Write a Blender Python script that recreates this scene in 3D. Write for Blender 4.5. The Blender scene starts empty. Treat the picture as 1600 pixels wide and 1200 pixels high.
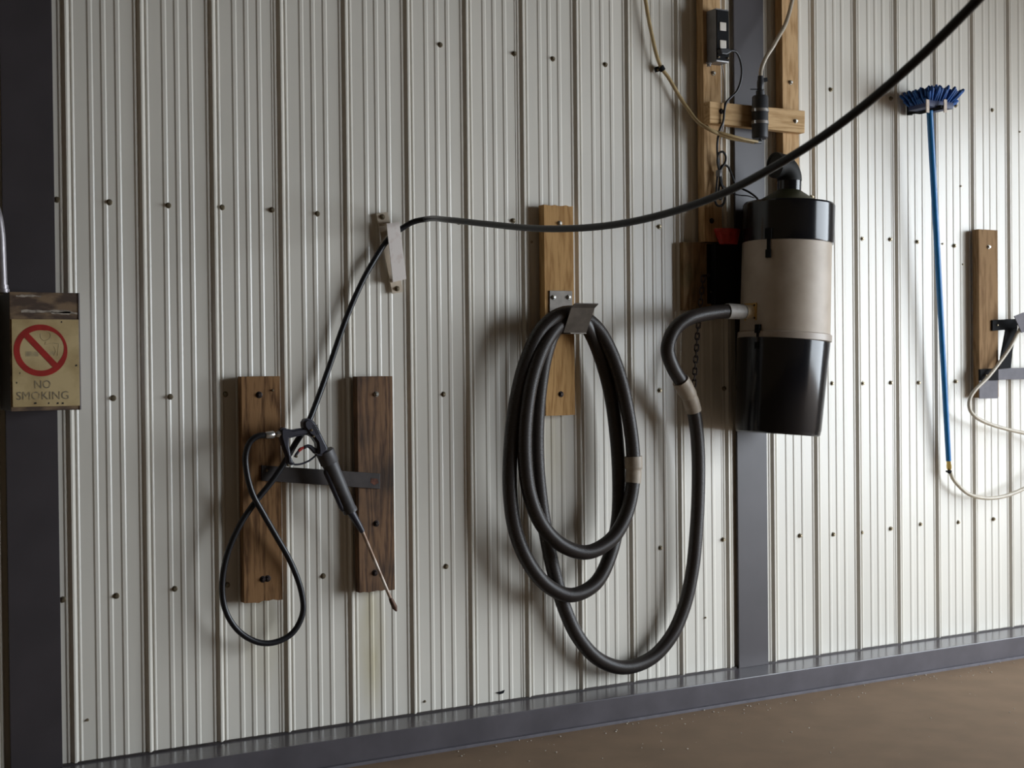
import bpy, bmesh, math, random
from mathutils import Vector, Matrix
random.seed(7)
scene = bpy.context.scene
COL = scene.collection
ZB = 0.6010                       # floor offset of the surveyed wall heights

# ------------------------------------------------------------------ camera
FPX = 2126.4
yaw, pit, roll = 0.50388, -0.01213, -0.01045
CAM = Vector((-0.82574, -4.30001, 0.69502 + ZB))
Fw = Vector((math.sin(yaw)*math.cos(pit), math.cos(yaw)*math.cos(pit), math.sin(pit)))
R0 = Vector((math.cos(yaw), -math.sin(yaw), 0)); U0 = R0.cross(Fw)
Rt = R0*math.cos(roll) + U0*math.sin(roll)
Up = -R0*math.sin(roll) + U0*math.cos(roll)
cd = bpy.data.cameras.new('camera'); cam = bpy.data.objects.new('camera', cd); COL.objects.link(cam)
cam.matrix_world = Matrix(((Rt.x, Up.x, -Fw.x, CAM.x), (Rt.y, Up.y, -Fw.y, CAM.y), (Rt.z, Up.z, -Fw.z, CAM.z), (0, 0, 0, 1)))
cd.sensor_width = 36; cd.lens = FPX/1600*36; cd.clip_start = 0.05
cd.dof.use_dof = True; cd.dof.focus_distance = 4.5; cd.dof.aperture_fstop = 5.0
scene.camera = cam

# ------------------------------------------------------------------ world, daylight, exposure
world = bpy.data.worlds.new('world'); scene.world = world; world.use_nodes = True
bg = world.node_tree.nodes['Background']
bg.inputs[0].default_value = (1.0, 0.76, 0.48, 1); bg.inputs[1].default_value = 0.085
def area(name, loc, target, sx, sy, power, col):
    l = bpy.data.lights.new(name, 'AREA'); l.shape = 'RECTANGLE'; l.size = sx; l.size_y = sy
    l.energy = power; l.color = col
    o = bpy.data.objects.new(name, l); COL.objects.link(o); o.location = loc
    o.rotation_euler = (Vector(target) - Vector(loc)).to_track_quat('-Z', 'Z').to_euler()
    return o
# open overhead door at the right end of the bay: daylight
area('doorway_sky', (8.6, -6.0, 5.6), (0.0, -6.0, 5.6), 14.0, 8.2, 4500, (0.84, 0.92, 1.0))
vs = scene.view_settings
scene.display_settings.display_device = 'sRGB'
vs.view_transform = 'Standard'; vs.look = 'None'; vs.exposure = 0.0; vs.gamma = 1.0; vs.use_curve_mapping = False

# ------------------------------------------------------------------ helpers
def W(x, y, d):
    """point of the place seen at photo pixel (x, y), d metres in front of the wall"""
    r = Fw + Rt*((x-800)/FPX) - Up*((y-600)/FPX)
    t = (-d - CAM.y)/r.y
    return CAM + r*t

def V3(p): return Vector(p)

BASE = {}
def thing(name, label, cat, loc, group=None):
    o = bpy.data.objects.new(name, None); COL.objects.link(o); o.location = loc
    o.empty_display_size = 0.05
    o['label'] = label; o['category'] = cat
    if group: o['group'] = group
    BASE[o.name] = Vector(loc)
    return o
def obj(name, bm, mat, parent=None, label=None, smooth=None, origin=None, kind=None):
    me = bpy.data.meshes.new(name)
    bmesh.ops.recalc_face_normals(bm, faces=bm.faces)
    o = bpy.data.objects.new(name, me); COL.objects.link(o)
    if parent is not None:
        b = BASE[parent.name]; bmesh.ops.translate(bm, verts=bm.verts, vec=-b); o.parent = parent; BASE[o.name] = b
    elif origin is not None:
        b = Vector(origin); bmesh.ops.translate(bm, verts=bm.verts, vec=-b); o.location = b; BASE[o.name] = b
    else: BASE[o.name] = Vector((0, 0, 0))
    bm.to_mesh(me); bm.free(); me.materials.append(mat)
    if smooth is not None:
        for p in me.polygons: p.use_smooth = True
        try: me.set_sharp_from_angle(angle=math.radians(smooth))
        except Exception: pass
    if label: o['label'] = label
    if kind: o['kind'] = kind
    return o
def single(name, bm, mat, label, cat, origin, smooth=None, group=None):
    o = obj(name, bm, mat, None, label, smooth, origin); o['category'] = cat
    if group: o['group'] = group
    return o
def shared(name, me, parent, loc, rot=None):
    o = bpy.data.objects.new(name, me); COL.objects.link(o); o.parent = parent
    o.location = Vector(loc) - BASE[parent.name]
    if rot: o.rotation_euler = rot
    BASE[o.name] = BASE[parent.name]
    return o

def hexa(bm, back, front, bevel=0.0):
    """solid between two quads given in the same order"""
    vb = [bm.verts.new(p) for p in back]; vf = [bm.verts.new(p) for p in front]
    n = len(vb); fs = [bm.faces.new(vb[::-1]), bm.faces.new(vf)]
    for i in range(n): fs.append(bm.faces.new((vb[i], vb[(i+1) % n], vf[(i+1) % n], vf[i])))
    if bevel > 0:
        bmesh.ops.recalc_face_normals(bm, faces=fs)
        es = list({e for f in fs for e in f.edges})
        bmesh.ops.bevel(bm, geom=es, offset=bevel, segments=2, affect='EDGES', profile=0.7)
def box(bm, x0, x1, y0, y1, z0, z1, bevel=0.0):
    hexa(bm, [(x0, y1, z0), (x1, y1, z0), (x1, y1, z1), (x0, y1, z1)], [(x0, y0, z0), (x1, y0, z0), (x1, y0, z1), (x0, y0, z1)], bevel)
def prism(bm, pts, d0, d1, bevel=0.0):
    """photo outline on the front plane d1, extruded straight back to d0"""
    f = [W(x, y, d1) for x, y in pts]; b = [Vector((p.x, -d0, p.z)) for p in f]
    hexa(bm, b, f, bevel)
def frame(t):
    t = t.normalized(); a = Vector((0, 0, 1)) if abs(t.z) < 0.9 else Vector((1, 0, 0))
    u = t.cross(a).normalized(); return u, t.cross(u).normalized()
def lathe(bm, p0, p1, prof, n=32, caps=True):
    """prof: (fraction or metres-along as fraction 0..1, radius) along p0->p1"""
    p0, p1 = Vector(p0), Vector(p1); ax = p1-p0; u, v = frame(ax); rings = []
    for s, r in prof:
        c = p0+ax*s; rings.append([bm.verts.new(c+(u*math.cos(2*math.pi*k/n)+v*math.sin(2*math.pi*k/n))*r) for k in range(n)])
    for a, b in zip(rings, rings[1:]):
        for k in range(n): bm.faces.new((a[k], a[(k+1) % n], b[(k+1) % n], b[k]))
    if caps: bm.faces.new(rings[0][::-1]); bm.faces.new(rings[-1])
def spline(pts, step):
    """centripetal Catmull-Rom, resampled evenly"""
    P = [Vector(p) for p in pts]; P = [P[0]*2-P[1]] + P + [P[-1]*2-P[-2]]
    out = []
    for i in range(1, len(P)-2):
        p0, p1, p2, p3 = P[i-1:i+3]
        t0 = 0.0; t1 = t0+max(1e-6, (p1-p0).length**0.5); t2 = t1+max(1e-6, (p2-p1).length**0.5); t3 = t2+max(1e-6, (p3-p2).length**0.5)
        for k in range(24):
            t = t1+(t2-t1)*k/24
            A1 = p0*((t1-t)/(t1-t0))+p1*((t-t0)/(t1-t0)); A2 = p1*((t2-t)/(t2-t1))+p2*((t-t1)/(t2-t1)); A3 = p2*((t3-t)/(t3-t2))+p3*((t-t2)/(t3-t2))
            B1 = A1*((t2-t)/(t2-t0))+A2*((t-t0)/(t2-t0)); B2 = A2*((t3-t)/(t3-t1))+A3*((t-t1)/(t3-t1))
            out.append(B1*((t2-t)/(t2-t1))+B2*((t-t1)/(t2-t1)))
    out.append(P[-2])
    # smooth lightly, keep ends
    for _ in range(6): out = [out[0]]+[(out[i-1]+out[i]*2+out[i+1])/4 for i in range(1, len(out)-1)]+[out[-1]]
    L = [0.0]
    for a, b in zip(out, out[1:]): L.append(L[-1]+(b-a).length)
    n = max(2, int(L[-1]/step)); res = []; j = 0
    for k in range(n+1):
        s = L[-1]*k/n
        while j < len(L)-2 and L[j+1] < s: j += 1
        f = (s-L[j])/max(1e-9, L[j+1]-L[j]); res.append(out[j].lerp(out[j+1], min(1, max(0, f))))
    return res
def sweep(bm, path, rad, n=12, caps=True):
    """rad: number or function of the ring index"""
    rf = rad if callable(rad) else (lambda i: rad)
    u = None; rings = []
    for i, p in enumerate(path):
        t = (path[min(i+1, len(path)-1)]-path[max(i-1, 0)]).normalized()
        if u is None: u, v = frame(t)
        else:
            u = (u-t*u.dot(t)).normalized(); v = t.cross(u)
        r = rf(i); rings.append([bm.verts.new(p+(u*math.cos(2*math.pi*k/n)+v*math.sin(2*math.pi*k/n))*r) for k in range(n)])
    for a, b in zip(rings, rings[1:]):
        for k in range(n): bm.faces.new((a[k], a[(k+1) % n], b[(k+1) % n], b[k]))
    if caps: bm.faces.new(rings[0][::-1]); bm.faces.new(rings[-1])
def tube(pts, r, step=0.02, n=12):
    bm = bmesh.new(); sweep(bm, spline(pts, step), r, n); return bm
def px(pts): return [W(x, y, d) for x, y, d in pts]

# ------------------------------------------------------------------ materials
def srgb(r, g, b):
    f = lambda c: (c/255/12.92) if c/255 <= 0.04045 else ((c/255+0.055)/1.055)**2.4
    return (f(r), f(g), f(b), 1)
def mat(name, col, rough=0.5, metal=0.0, var=0.12, scale=8.0, bump=0.0, col2=None, thr=None, spec=0.5, stretch=None, coat=0.0, trans=0.0, ior=1.45):
    m = bpy.data.materials.new(name); m.use_nodes = True; nt = m.node_tree; N = nt.nodes; L = nt.links
    b = N['Principled BSDF']; b.inputs['Roughness'].default_value = rough; b.inputs['Metallic'].default_value = metal
    b.inputs['Specular IOR Level'].default_value = spec; b.inputs['Coat Weight'].default_value = coat; b.inputs['Coat Roughness'].default_value = 0.15
    b.inputs['Transmission Weight'].default_value = trans; b.inputs['IOR'].default_value = ior
    tc = N.new('ShaderNodeTexCoord'); mp = N.new('ShaderNodeMapping'); L.new(tc.outputs['Object'], mp.inputs[0])
    if stretch: mp.inputs['Scale'].default_value = stretch
    no = N.new('ShaderNodeTexNoise'); no.inputs['Scale'].default_value = scale; no.inputs['Detail'].default_value = 5
    L.new(mp.outputs[0], no.inputs['Vector'])
    ra = N.new('ShaderNodeValToRGB'); c = col
    c2 = col2 if col2 else tuple(list(v*(1-var*2) for v in c[:3])+[1])
    lo, hi = thr if thr else (0.35, 0.65)
    ra.color_ramp.elements[0].position = lo; ra.color_ramp.elements[0].color = c2
    ra.color_ramp.elements[1].position = hi; ra.color_ramp.elements[1].color = c
    L.new(no.outputs['Fac'], ra.inputs[0]); L.new(ra.outputs[0], b.inputs['Base Color'])
    if bump:
        bp = N.new('ShaderNodeBump'); bp.inputs['Strength'].default_value = bump; bp.inputs['Distance'].default_value = 0.002
        L.new(no.outputs['Fac'], bp.inputs['Height']); L.new(bp.outputs[0], b.inputs['Normal'])
    return m
def wood(name, light, dark, axis='z', stain=None, stain_thr=(0.5, 0.7), rough=0.8):
    m = bpy.data.materials.new(name); m.use_nodes = True; nt = m.node_tree; N = nt.nodes; L = nt.links
    b = N['Principled BSDF']; b.inputs['Roughness'].default_value = rough; b.inputs['Specular IOR Level'].default_value = 0.15
    tc = N.new('ShaderNodeTexCoord'); mp = N.new('ShaderNodeMapping'); L.new(tc.outputs['Object'], mp.inputs[0])
    mp.inputs['Scale'].default_value = (1, 1, 0.10) if axis == 'z' else (0.10, 1, 1)
    n1 = N.new('ShaderNodeTexNoise'); n1.inputs['Scale'].default_value = 7; n1.inputs['Detail'].default_value = 3; L.new(mp.outputs[0], n1.inputs['Vector'])
    mul = N.new('ShaderNodeMath'); mul.operation = 'MULTIPLY'; mul.inputs[1].default_value = 14; L.new(n1.outputs['Fac'], mul.inputs[0])
    fr = N.new('ShaderNodeMath'); fr.operation = 'PINGPONG'; fr.inputs[1].default_value = 0.5; L.new(mul.outputs[0], fr.inputs[0])
    n2 = N.new('ShaderNodeTexNoise'); n2.inputs['Scale'].default_value = 160; n2.inputs['Detail'].default_value = 4; L.new(mp.outputs[0], n2.inputs['Vector'])
    ad = N.new('ShaderNodeMath'); ad.operation = 'ADD'; L.new(fr.outputs[0], ad.inputs[0]); L.new(n2.outputs['Fac'], ad.inputs[1])
    ra = N.new('ShaderNodeValToRGB'); ra.color_ramp.elements[0].position = 0.45; ra.color_ramp.elements[0].color = dark
    ra.color_ramp.elements[1].position = 0.85; ra.color_ramp.elements[1].color = light; L.new(ad.outputs[0], ra.inputs[0])
    out = ra.outputs[0]
    if stain:
        n3 = N.new('ShaderNodeTexNoise'); n3.inputs['Scale'].default_value = 6; n3.inputs['Detail'].default_value = 5; L.new(tc.outputs['Object'], n3.inputs['Vector'])
        r3 = N.new('ShaderNodeValToRGB'); r3.color_ramp.elements[0].position = stain_thr[0]; r3.color_ramp.elements[1].position = stain_thr[1]
        r3.color_ramp.elements[1].color = (0.85, 0.85, 0.85, 1); L.new(n3.outputs['Fac'], r3.inputs[0])
        mx = N.new('ShaderNodeMix'); mx.data_type = 'RGBA'; L.new(r3.outputs[0], mx.inputs[0]); L.new(out, mx.inputs[6]); mx.inputs[7].default_value = stain
        out = mx.outputs[2]
    L.new(out, b.inputs['Base Color'])
    bp = N.new('ShaderNodeBump'); bp.inputs['Strength'].default_value = 0.35; bp.inputs['Distance'].default_value = 0.002
    L.new(ad.outputs[0], bp.inputs['Height']); L.new(bp.outputs[0], b.inputs['Normal'])
    return m
C4 = lambda r, g, b: (r, g, b, 1)
M = {}
M['panel'] = mat('off_white_steel_paint', C4(0.74, 0.70, 0.62), rough=0.29, var=0.05, scale=2.2, spec=0.5, bump=0.03, stretch=(1.5, 1.5, 0.5))
def stain(m, spots):
    nt = m.node_tree; N = nt.nodes; L = nt.links; b = N['Principled BSDF']
    src = b.inputs['Base Color'].links[0].from_socket
    tc = N.new('ShaderNodeTexCoord'); no = N.new('ShaderNodeTexNoise'); no.inputs['Scale'].default_value = 9; no.inputs['Detail'].default_value = 5
    mp0 = N.new('ShaderNodeMapping'); mp0.inputs['Scale'].default_value = (2.5, 1, 0.5); L.new(tc.outputs['Object'], mp0.inputs[0]); L.new(mp0.outputs[0], no.inputs['Vector'])
    for (x, z, rx, rz, col, amt) in spots:
        mp = N.new('ShaderNodeMapping'); mp.inputs['Location'].default_value = (-x/rx, 0, -z/rz); mp.inputs['Scale'].default_value = (1/rx, 0, 1/rz)
        L.new(tc.outputs['Object'], mp.inputs[0])
        ln = N.new('ShaderNodeVectorMath'); ln.operation = 'LENGTH'; L.new(mp.outputs[0], ln.inputs[0])
        mr = N.new('ShaderNodeMapRange'); mr.interpolation_type = 'SMOOTHSTEP'; mr.inputs['From Min'].default_value = 1.0; mr.inputs['From Max'].default_value = 0.2; mr.inputs['To Max'].default_value = amt*2
        L.new(ln.outputs['Value'], mr.inputs['Value'])
        mu = N.new('ShaderNodeMath'); mu.operation = 'MULTIPLY'; mu.use_clamp = True; L.new(mr.outputs[0], mu.inputs[0]); L.new(no.outputs['Fac'], mu.inputs[1])
        mx = N.new('ShaderNodeMix'); mx.data_type = 'RGBA'; L.new(mu.outputs[0], mx.inputs[0]); L.new(src, mx.inputs[6]); mx.inputs[7].default_value = col; src = mx.outputs[2]
    L.new(src, b.inputs['Base Color'])
stain(M['panel'], [(0.985, 0.36, 0.07, 0.34, (0.50, 0.43, 0.24, 1), 0.55), (0.60, 0.42, 0.10, 0.25, (0.55, 0.49, 0.33, 1), 0.35), (1.72, 1.02, 0.10, 0.30, (0.52, 0.45, 0.30, 1), 0.35), (3.92, 1.0, 0.10, 0.30, (0.60, 0.52, 0.40, 1), 0.3)])
M['ceiling_unseen'] = mat('dark_unseen_ceiling', C4(0.10, 0.085, 0.07), rough=0.7)  # kept dark so the unseen slab overhead bounces little light
M['steel_paint'] = mat('grey_steel_paint', C4(0.056, 0.047, 0.051), rough=0.44, var=0.10, scale=5, spec=0.5)
M['curb'] = mat('grey_curb_paint', C4(0.110, 0.101, 0.112), rough=0.22, var=0.12, scale=6, spec=0.5)
M['floor'] = mat('dirty_concrete', C4(0.235, 0.155, 0.095), rough=0.8, var=0.07, scale=6, bump=0.15)
M['speck'] = mat('pale_grit', C4(0.45, 0.40, 0.33), rough=0.9)
M['screw'] = mat('zinc_screw', C4(0.30, 0.25, 0.17), rough=0.35, metal=0.8, var=0.2, scale=90)
M['bolt'] = mat('bright_bolt', C4(0.62, 0.60, 0.55), rough=0.3, metal=0.9, var=0.1, scale=90)
M['board_stained'] = wood('brown_stained_pine', C4(0.25, 0.135, 0.06), C4(0.095, 0.046, 0.02))
M['board_dark'] = wood('dark_weathered_pine', C4(0.20, 0.115, 0.065), C4(0.085, 0.05, 0.035), stain=C4(0.035, 0.03, 0.028), stain_thr=(0.45, 0.75))
M['board_gold'] = wood('golden_pine', C4(0.46, 0.27, 0.11), C4(0.31, 0.165, 0.06))
M['board_pale'] = wood('pale_pine', C4(0.58, 0.38, 0.20), C4(0.40, 0.24, 0.11))
M['board_pale_x'] = wood('pale_pine_crosswise', C4(0.60, 0.40, 0.21), C4(0.42, 0.26, 0.12), axis='x')
M['board_tan'] = wood('tan_pine', C4(0.27, 0.165, 0.082), C4(0.175, 0.10, 0.046))
M['board_stainedgreen'] = wood('stained_plywood', C4(0.26, 0.16, 0.08), C4(0.15, 0.085, 0.04), stain=C4(0.06, 0.075, 0.03), stain_thr=(0.45, 0.7))
M['dark_steel'] = mat('brown_black_steel', C4(0.055, 0.045, 0.042), rough=0.5, metal=0.3, var=0.2, scale=20)
M['bar_rust'] = mat('rust_patch', C4(0.16, 0.055, 0.03), rough=0.8, var=0.3, scale=60)
M['hook'] = mat('grey_brown_steel', C4(0.16, 0.14, 0.12), rough=0.45, metal=0.5, var=0.15, scale=25)
M['light_steel'] = mat('pale_steel', C4(0.135, 0.125, 0.14), rough=0.55, metal=0.0, spec=0.3, var=0.1, scale=25)
M['rubber'] = mat('black_rubber', C4(0.012, 0.012, 0.015), rough=0.38, var=0.1, scale=30)
M['corrugated'] = mat('grey_black_hose_plastic', C4(0.036, 0.029, 0.026), rough=0.40, var=0.1, scale=10)
M['gun'] = mat('gun_plastic', C4(0.035, 0.034, 0.048), rough=0.42, var=0.1, scale=30)
M['sleeve'] = mat('grey_sleeve_rubber', C4(0.085, 0.08, 0.082), rough=0.5, var=0.15, scale=30)
M['brass_rod'] = mat('worn_lance_rod', C4(0.60, 0.52, 0.44), rough=0.5, metal=0.2, col2=C4(0.30, 0.19, 0.13), scale=14, thr=(0.4, 0.6))
M['rusty_tip'] = mat('rusty_nozzle', C4(0.14, 0.075, 0.05), rough=0.6, metal=0.4, var=0.2, scale=60)
M['chrome'] = mat('plated_fitting', C4(0.75, 0.74, 0.72), rough=0.22, metal=0.9, var=0.05)
M['red_plastic'] = mat('red_plastic', C4(0.42, 0.02, 0.012), rough=0.45, var=0.15, scale=30)
M['bracket_white'] = mat('white_bracket_paint', C4(0.78, 0.71, 0.66), rough=0.4, var=0.06, scale=30, col2=C4(0.62, 0.50, 0.44), thr=(0.25, 0.45))
M['bracket_tan'] = mat('tan_bracket_paint', C4(0.60, 0.50, 0.38), rough=0.45, var=0.08, scale=30)
M['cuff'] = mat('beige_cuff', C4(0.40, 0.33, 0.255), rough=0.5, var=0.12, scale=30)
M['cuff_grey'] = mat('grey_cuff', C4(0.36, 0.33, 0.30), rough=0.5, var=0.12, scale=40)
M['ivory'] = mat('ivory_plastic', C4(0.78, 0.66, 0.46), rough=0.4, var=0.08)
M['yellow_plate'] = mat('yellow_inlet_plate', C4(0.55, 0.33, 0.10), rough=0.45, var=0.1, scale=40)
M['vac_black'] = mat('gloss_black_plastic', C4(0.009, 0.009, 0.011), rough=0.16, var=0.1, scale=10)
M['vac_beige'] = mat('beige_grey_canister', C4(0.46, 0.385, 0.31), rough=0.5, col2=C4(0.37, 0.30, 0.23), scale=9, thr=(0.35, 0.7))
M['vac_rim'] = mat('beige_rim', C4(0.42, 0.35, 0.29), rough=0.4, var=0.1)
M['olive'] = mat('olive_cone', C4(0.055, 0.055, 0.020), rough=0.45, var=0.12)
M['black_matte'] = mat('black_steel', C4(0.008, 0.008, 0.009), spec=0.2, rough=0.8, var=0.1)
M['pipe_black'] = mat('black_pipe', C4(0.011, 0.010, 0.009), spec=0.3, rough=0.6, var=0.1)
M['chain'] = mat('rusty_chain', C4(0.045, 0.032, 0.028), rough=0.5, metal=0.6, var=0.25, scale=90)
M['box_grey'] = mat('grey_outlet_box', C4(0.26, 0.25, 0.25), rough=0.42, metal=0.4, var=0.1, scale=25)
M['outlet_white'] = mat('white_receptacle', C4(0.72, 0.66, 0.58), rough=0.4, var=0.05)
M['pump'] = mat('charcoal_pump', C4(0.045, 0.046, 0.050), rough=0.45, var=0.1, scale=30)
M['clamp'] = mat('steel_clamp_band', C4(0.26, 0.235, 0.21), rough=0.5, metal=0.3, var=0.1, scale=50)
M['tube_amber'] = mat('yellowed_clear_tube', C4(0.60, 0.45, 0.24), rough=0.25, var=0.08, scale=40, trans=0.25)
M['tube_clear'] = mat('cloudy_clear_tube', C4(0.66, 0.58, 0.46), rough=0.25, var=0.08, scale=40, trans=0.25)
M['blue_pole'] = mat('blue_painted_pole', C4(0.010, 0.16, 0.42), rough=0.3, var=0.08, scale=25)
M['blue_bristle'] = mat('blue_bristle', C4(0.006, 0.085, 0.33), rough=0.6, var=0.25, scale=50)
M['blue_block'] = mat('dark_blue_block', C4(0.02, 0.03, 0.10), rough=0.5, var=0.1)
M['brass'] = mat('brass', C4(0.70, 0.50, 0.16), rough=0.3, metal=0.9, var=0.08)
M['tab'] = mat('tan_steel_tab', C4(0.42, 0.34, 0.27), rough=0.5, metal=0.2, var=0.1, scale=60)
M['sign_rust'] = mat('rusty_box_front', C4(0.23, 0.15, 0.085), rough=0.6, col2=C4(0.08, 0.05, 0.035), scale=16, thr=(0.40, 0.60), stretch=(1, 1, 2.5))
M['sign_dark'] = mat('dark_box_side', C4(0.020, 0.017, 0.015), rough=0.6, var=0.2)
M['sign_face'] = mat('yellowed_sign', C4(0.60, 0.46, 0.24), rough=0.45, col2=C4(0.42, 0.30, 0.14), scale=11, thr=(0.35, 0.6))
M['sign_red'] = mat('faded_sign_red', C4(0.42, 0.028, 0.022), rough=0.45, var=0.12, scale=30)
M['sign_ink'] = mat('worn_grey_ink', C4(0.20, 0.165, 0.11), rough=0.6, col2=C4(0.42, 0.32, 0.17), scale=110, thr=(0.36, 0.58))
M['sign_faint'] = mat('faint_grey_ink', C4(0.33, 0.26, 0.15), rough=0.6, col2=C4(0.52, 0.40, 0.21), scale=60, thr=(0.35, 0.65))
M['pale_paint'] = mat('pale_paint_streak', C4(0.50, 0.43, 0.35), rough=0.6, var=0.3, scale=60)
M['conduit'] = mat('galvanised_conduit', C4(0.36, 0.33, 0.34), rough=0.38, metal=0.5, var=0.1, scale=30)

# screw heads (shared meshes): washer and hex head, axis along -Y, back on the surface
def screw_mesh(name, rw, rh, h, m):
    bm = bmesh.new()
    lathe(bm, (0, 0.001, 0), (0, -h, 0), [(0, rw), (0.22, rw), (0.35, rw*0.8)], 14)
    lathe(bm, (0, -h*0.2, 0), (0, -h, 0), [(0, rh), (0.75, rh), (1.0, rh*0.72)], 6)
    bmesh.ops.recalc_face_normals(bm, faces=bm.faces)
    me = bpy.data.meshes.new(name); bm.to_mesh(me); bm.free(); me.materials.append(m); return me
SC_WALL = screw_mesh('wall_screw', 0.0095, 0.0062, 0.011, M['screw'])
SC_SMALL = screw_mesh('small_screw', 0.0045, 0.0035, 0.006, M['screw'])
SC_BRIGHT = screw_mesh('bright_screw', 0.0095, 0.0068, 0.010, M['bolt'])
SC_DARK = screw_mesh('dark_screw', 0.011, 0.007, 0.008, M['chain'])
def screw(parent, x, y, d, me=None, name='screw'):
    p = W(x, y, d); return shared(name, me or SC_WALL, parent, p, (0, random.random()*1.0, 0))

# ================================================================== SETTING
PITCH = 0.2286; WZ0 = 0.094; WZ1 = 3.9
bm = bmesh.new(); box(bm, -4.0, 5.4, 0.006, 0.10, 0.0, WZ1)
wall = obj('wall_back', bm, M['panel'], kind='structure')
# unseen right end wall and roof slab, added so the door opening shapes the daylight
DX0, DY0, DY1, DZ1 = 5.4, -0.9, -5.0, 2.65
bm = bmesh.new(); box(bm, DX0, DX0+0.15, DY0, 0.006, 0, WZ1); box(bm, DX0, DX0+0.15, -14.0, DY1, 0, WZ1); box(bm, DX0, DX0+0.15, DY1, DY0, DZ1, WZ1)
obj('wall_right_unseen', bm, M['panel'], kind='structure')
bm = bmesh.new(); box(bm, -4.0, DX0+0.15, -14.0, 0.10, WZ1, WZ1+0.1)
obj('ceiling_unseen', bm, M['ceiling_unseen'], kind='structure')  # added overhead out of view, keeps light off the upper wall
bm = bmesh.new(); box(bm, -4.0, 9.0, -14.0, 0.10, -0.12, 0.0)
floor = obj('floor', bm, M['floor'], kind='structure')
bm = bmesh.new()
for i in range(420):
    x = random.uniform(1.2, 6.0); y = random.uniform(-1.8, -0.165) if i > 140 else random.uniform(-0.30, -0.165)
    r = random.uniform(0.001, 0.0045); s = r*random.uniform(0.5, 0.9)
    bmesh.ops.create_icosphere(bm, subdivisions=1, radius=r, matrix=Matrix.Translation((x, y, s*0.4)) @ Matrix.Diagonal((1, random.uniform(0.6, 1), 0.6, 1)))
obj('grit', bm, M['speck'], floor, kind='stuff')

# curb: square steel channel along the foot of the wall, with a ragged grout lip
bm = bmesh.new(); box(bm, -4.0, 5.4, -0.160, 0.006, 0.010, WZ0, 0.003)
curb = obj('baseboard_back', bm, M['curb'], kind='structure')
bm = bmesh.new(); box(bm, -4.0, 5.4, -0.172, 0.0, -0.01, 0.010, 0.002)
obj('sill_plate', bm, M['light_steel'], curb)
bm = bmesh.new(); box(bm, -4.0, 5.4, -0.0085, 0.004, WZ0-0.002, WZ0+0.0055)
obj('sealant_line', bm, M['dark_steel'], curb)

# columns: steel flange standing proud of the wall
for n, (x0, x1) in enumerate([(-0.190, -0.0405), (2.551, 2.699)]):
    bm = bmesh.new(); box(bm, x0, x1, -0.017, -0.008, WZ0, WZ1, 0.0012)
    t = obj('trim_%d' % (n+1), bm, M['steel_paint'], kind='structure')
    bm = bmesh.new(); box(bm, (x0+x1)/2-0.006, (x0+x1)/2+0.006, -0.008, 0.006, WZ0, WZ1); obj('web', bm, M['steel_paint'], t)

# ribbed liner panels, each a sheet of its own
bead = [(-0.0095, 0), (-0.0045, 0.0022), (0.0045, 0.0022), (0.0095, 0)]
prof = [(-0.0250, 0), (-0.0205, 0.0026), (-0.0170, 0.0026), (-0.0125, 0.0), (-0.0026, 0.0105), (0.0026, 0.0105), (0.0125, 0.0), (0.0170, 0.0026), (0.0205, 0.0026), (0.0250, 0)]
for f in (0.318, 0.495, 0.682): prof += [(f*PITCH+a, h) for a, h in bead]
def height(x):
    k = math.floor((x+0.026)/PITCH); u = x-k*PITCH; pr = prof+[(PITCH-0.026, 0)]
    if u <= pr[0][0]: return 0
    for (a, ha), (b, hb) in zip(pr, pr[1:]):
        if a <= u <= b: return ha+(hb-ha)*(u-a)/max(1e-9, b-a)
    return 0
PANELS = []
def panel(x0, x1, lap):
    xs = {x0, x1}
    for k in range(int(math.floor(x0/PITCH))-1, int(math.ceil(x1/PITCH))+2):
        for a, h in prof:
            x = k*PITCH+a
            if x0 < x < x1: xs.add(x)
    xs = sorted(xs); bm = bmesh.new(); prev = None
    zs = [WZ0+0.004, WZ1]
    def col(x, off):
        return [bm.verts.new((x, -(height(x)+off), z)) for z in zs]
    cols = []
    if lap: cols.append([bm.verts.new((x0, 0.0002-height(x0), z)) for z in zs])
    for x in xs:
        off = 0.0014*max(0, 1-(x-x0)/0.06) if lap else 0
        cols.append(col(x, off+0.0004))
    for a, b in zip(cols, cols[1:]):
        for j in range(len(zs)-1): bm.faces.new((a[j], b[j], b[j+1], a[j+1]))
    o = obj('wall_panel', bm, M['panel'], wall); PANELS.append((x0, x1, o)); return o
seams = [(3+4*k)*PITCH-0.030 for k in range(-6, 11)]
def bay(a, b):
    cuts = [a]+[s for s in seams if a+0.05 < s < b-0.05]+[b]
    for i, (u, v) in enumerate(zip(cuts, cuts[1:])): panel(u, v+(0.05 if v != b else 0), i > 0)
bay(-4.0, -0.205); bay(-0.046, 2.543); bay(2.690, 5.39)
WALL_SCREWS = [(688, 70), (804, 84), (864, 92), (946, 101), (1298, 140), (1392, 154), (1493, 165), (1550, 172),
    (89, 312), (171, 316), (263, 321), (347, 324), (425, 328), (496, 334), (717, 347), (802, 345), (1030, 354), (1347, 373), (1391, 374), (1433, 378), (1491, 384),
    (177, 622), (266, 620), (352, 616), (693, 616), (951, 611), (1031, 610), (1131, 607), (1300, 599), (1348, 599), (1392, 598), (1435, 598), (1493, 596),
    (98, 937), (182, 931), (273, 920), (355, 914), (505, 900), (697, 885), (869, 872), (1032, 856), (1130, 843), (1250, 837), (1302, 835), (1346, 832), (1392, 826), (1438, 819), (1497, 816), (1552, 811), (1268, 308)]
WALL_SMALL = [(1593, 206), (1501, 291), (1473, 381), (1102, 965), (664, 1096), (1504, 413), (831, 378), (137, 1125)]
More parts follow.
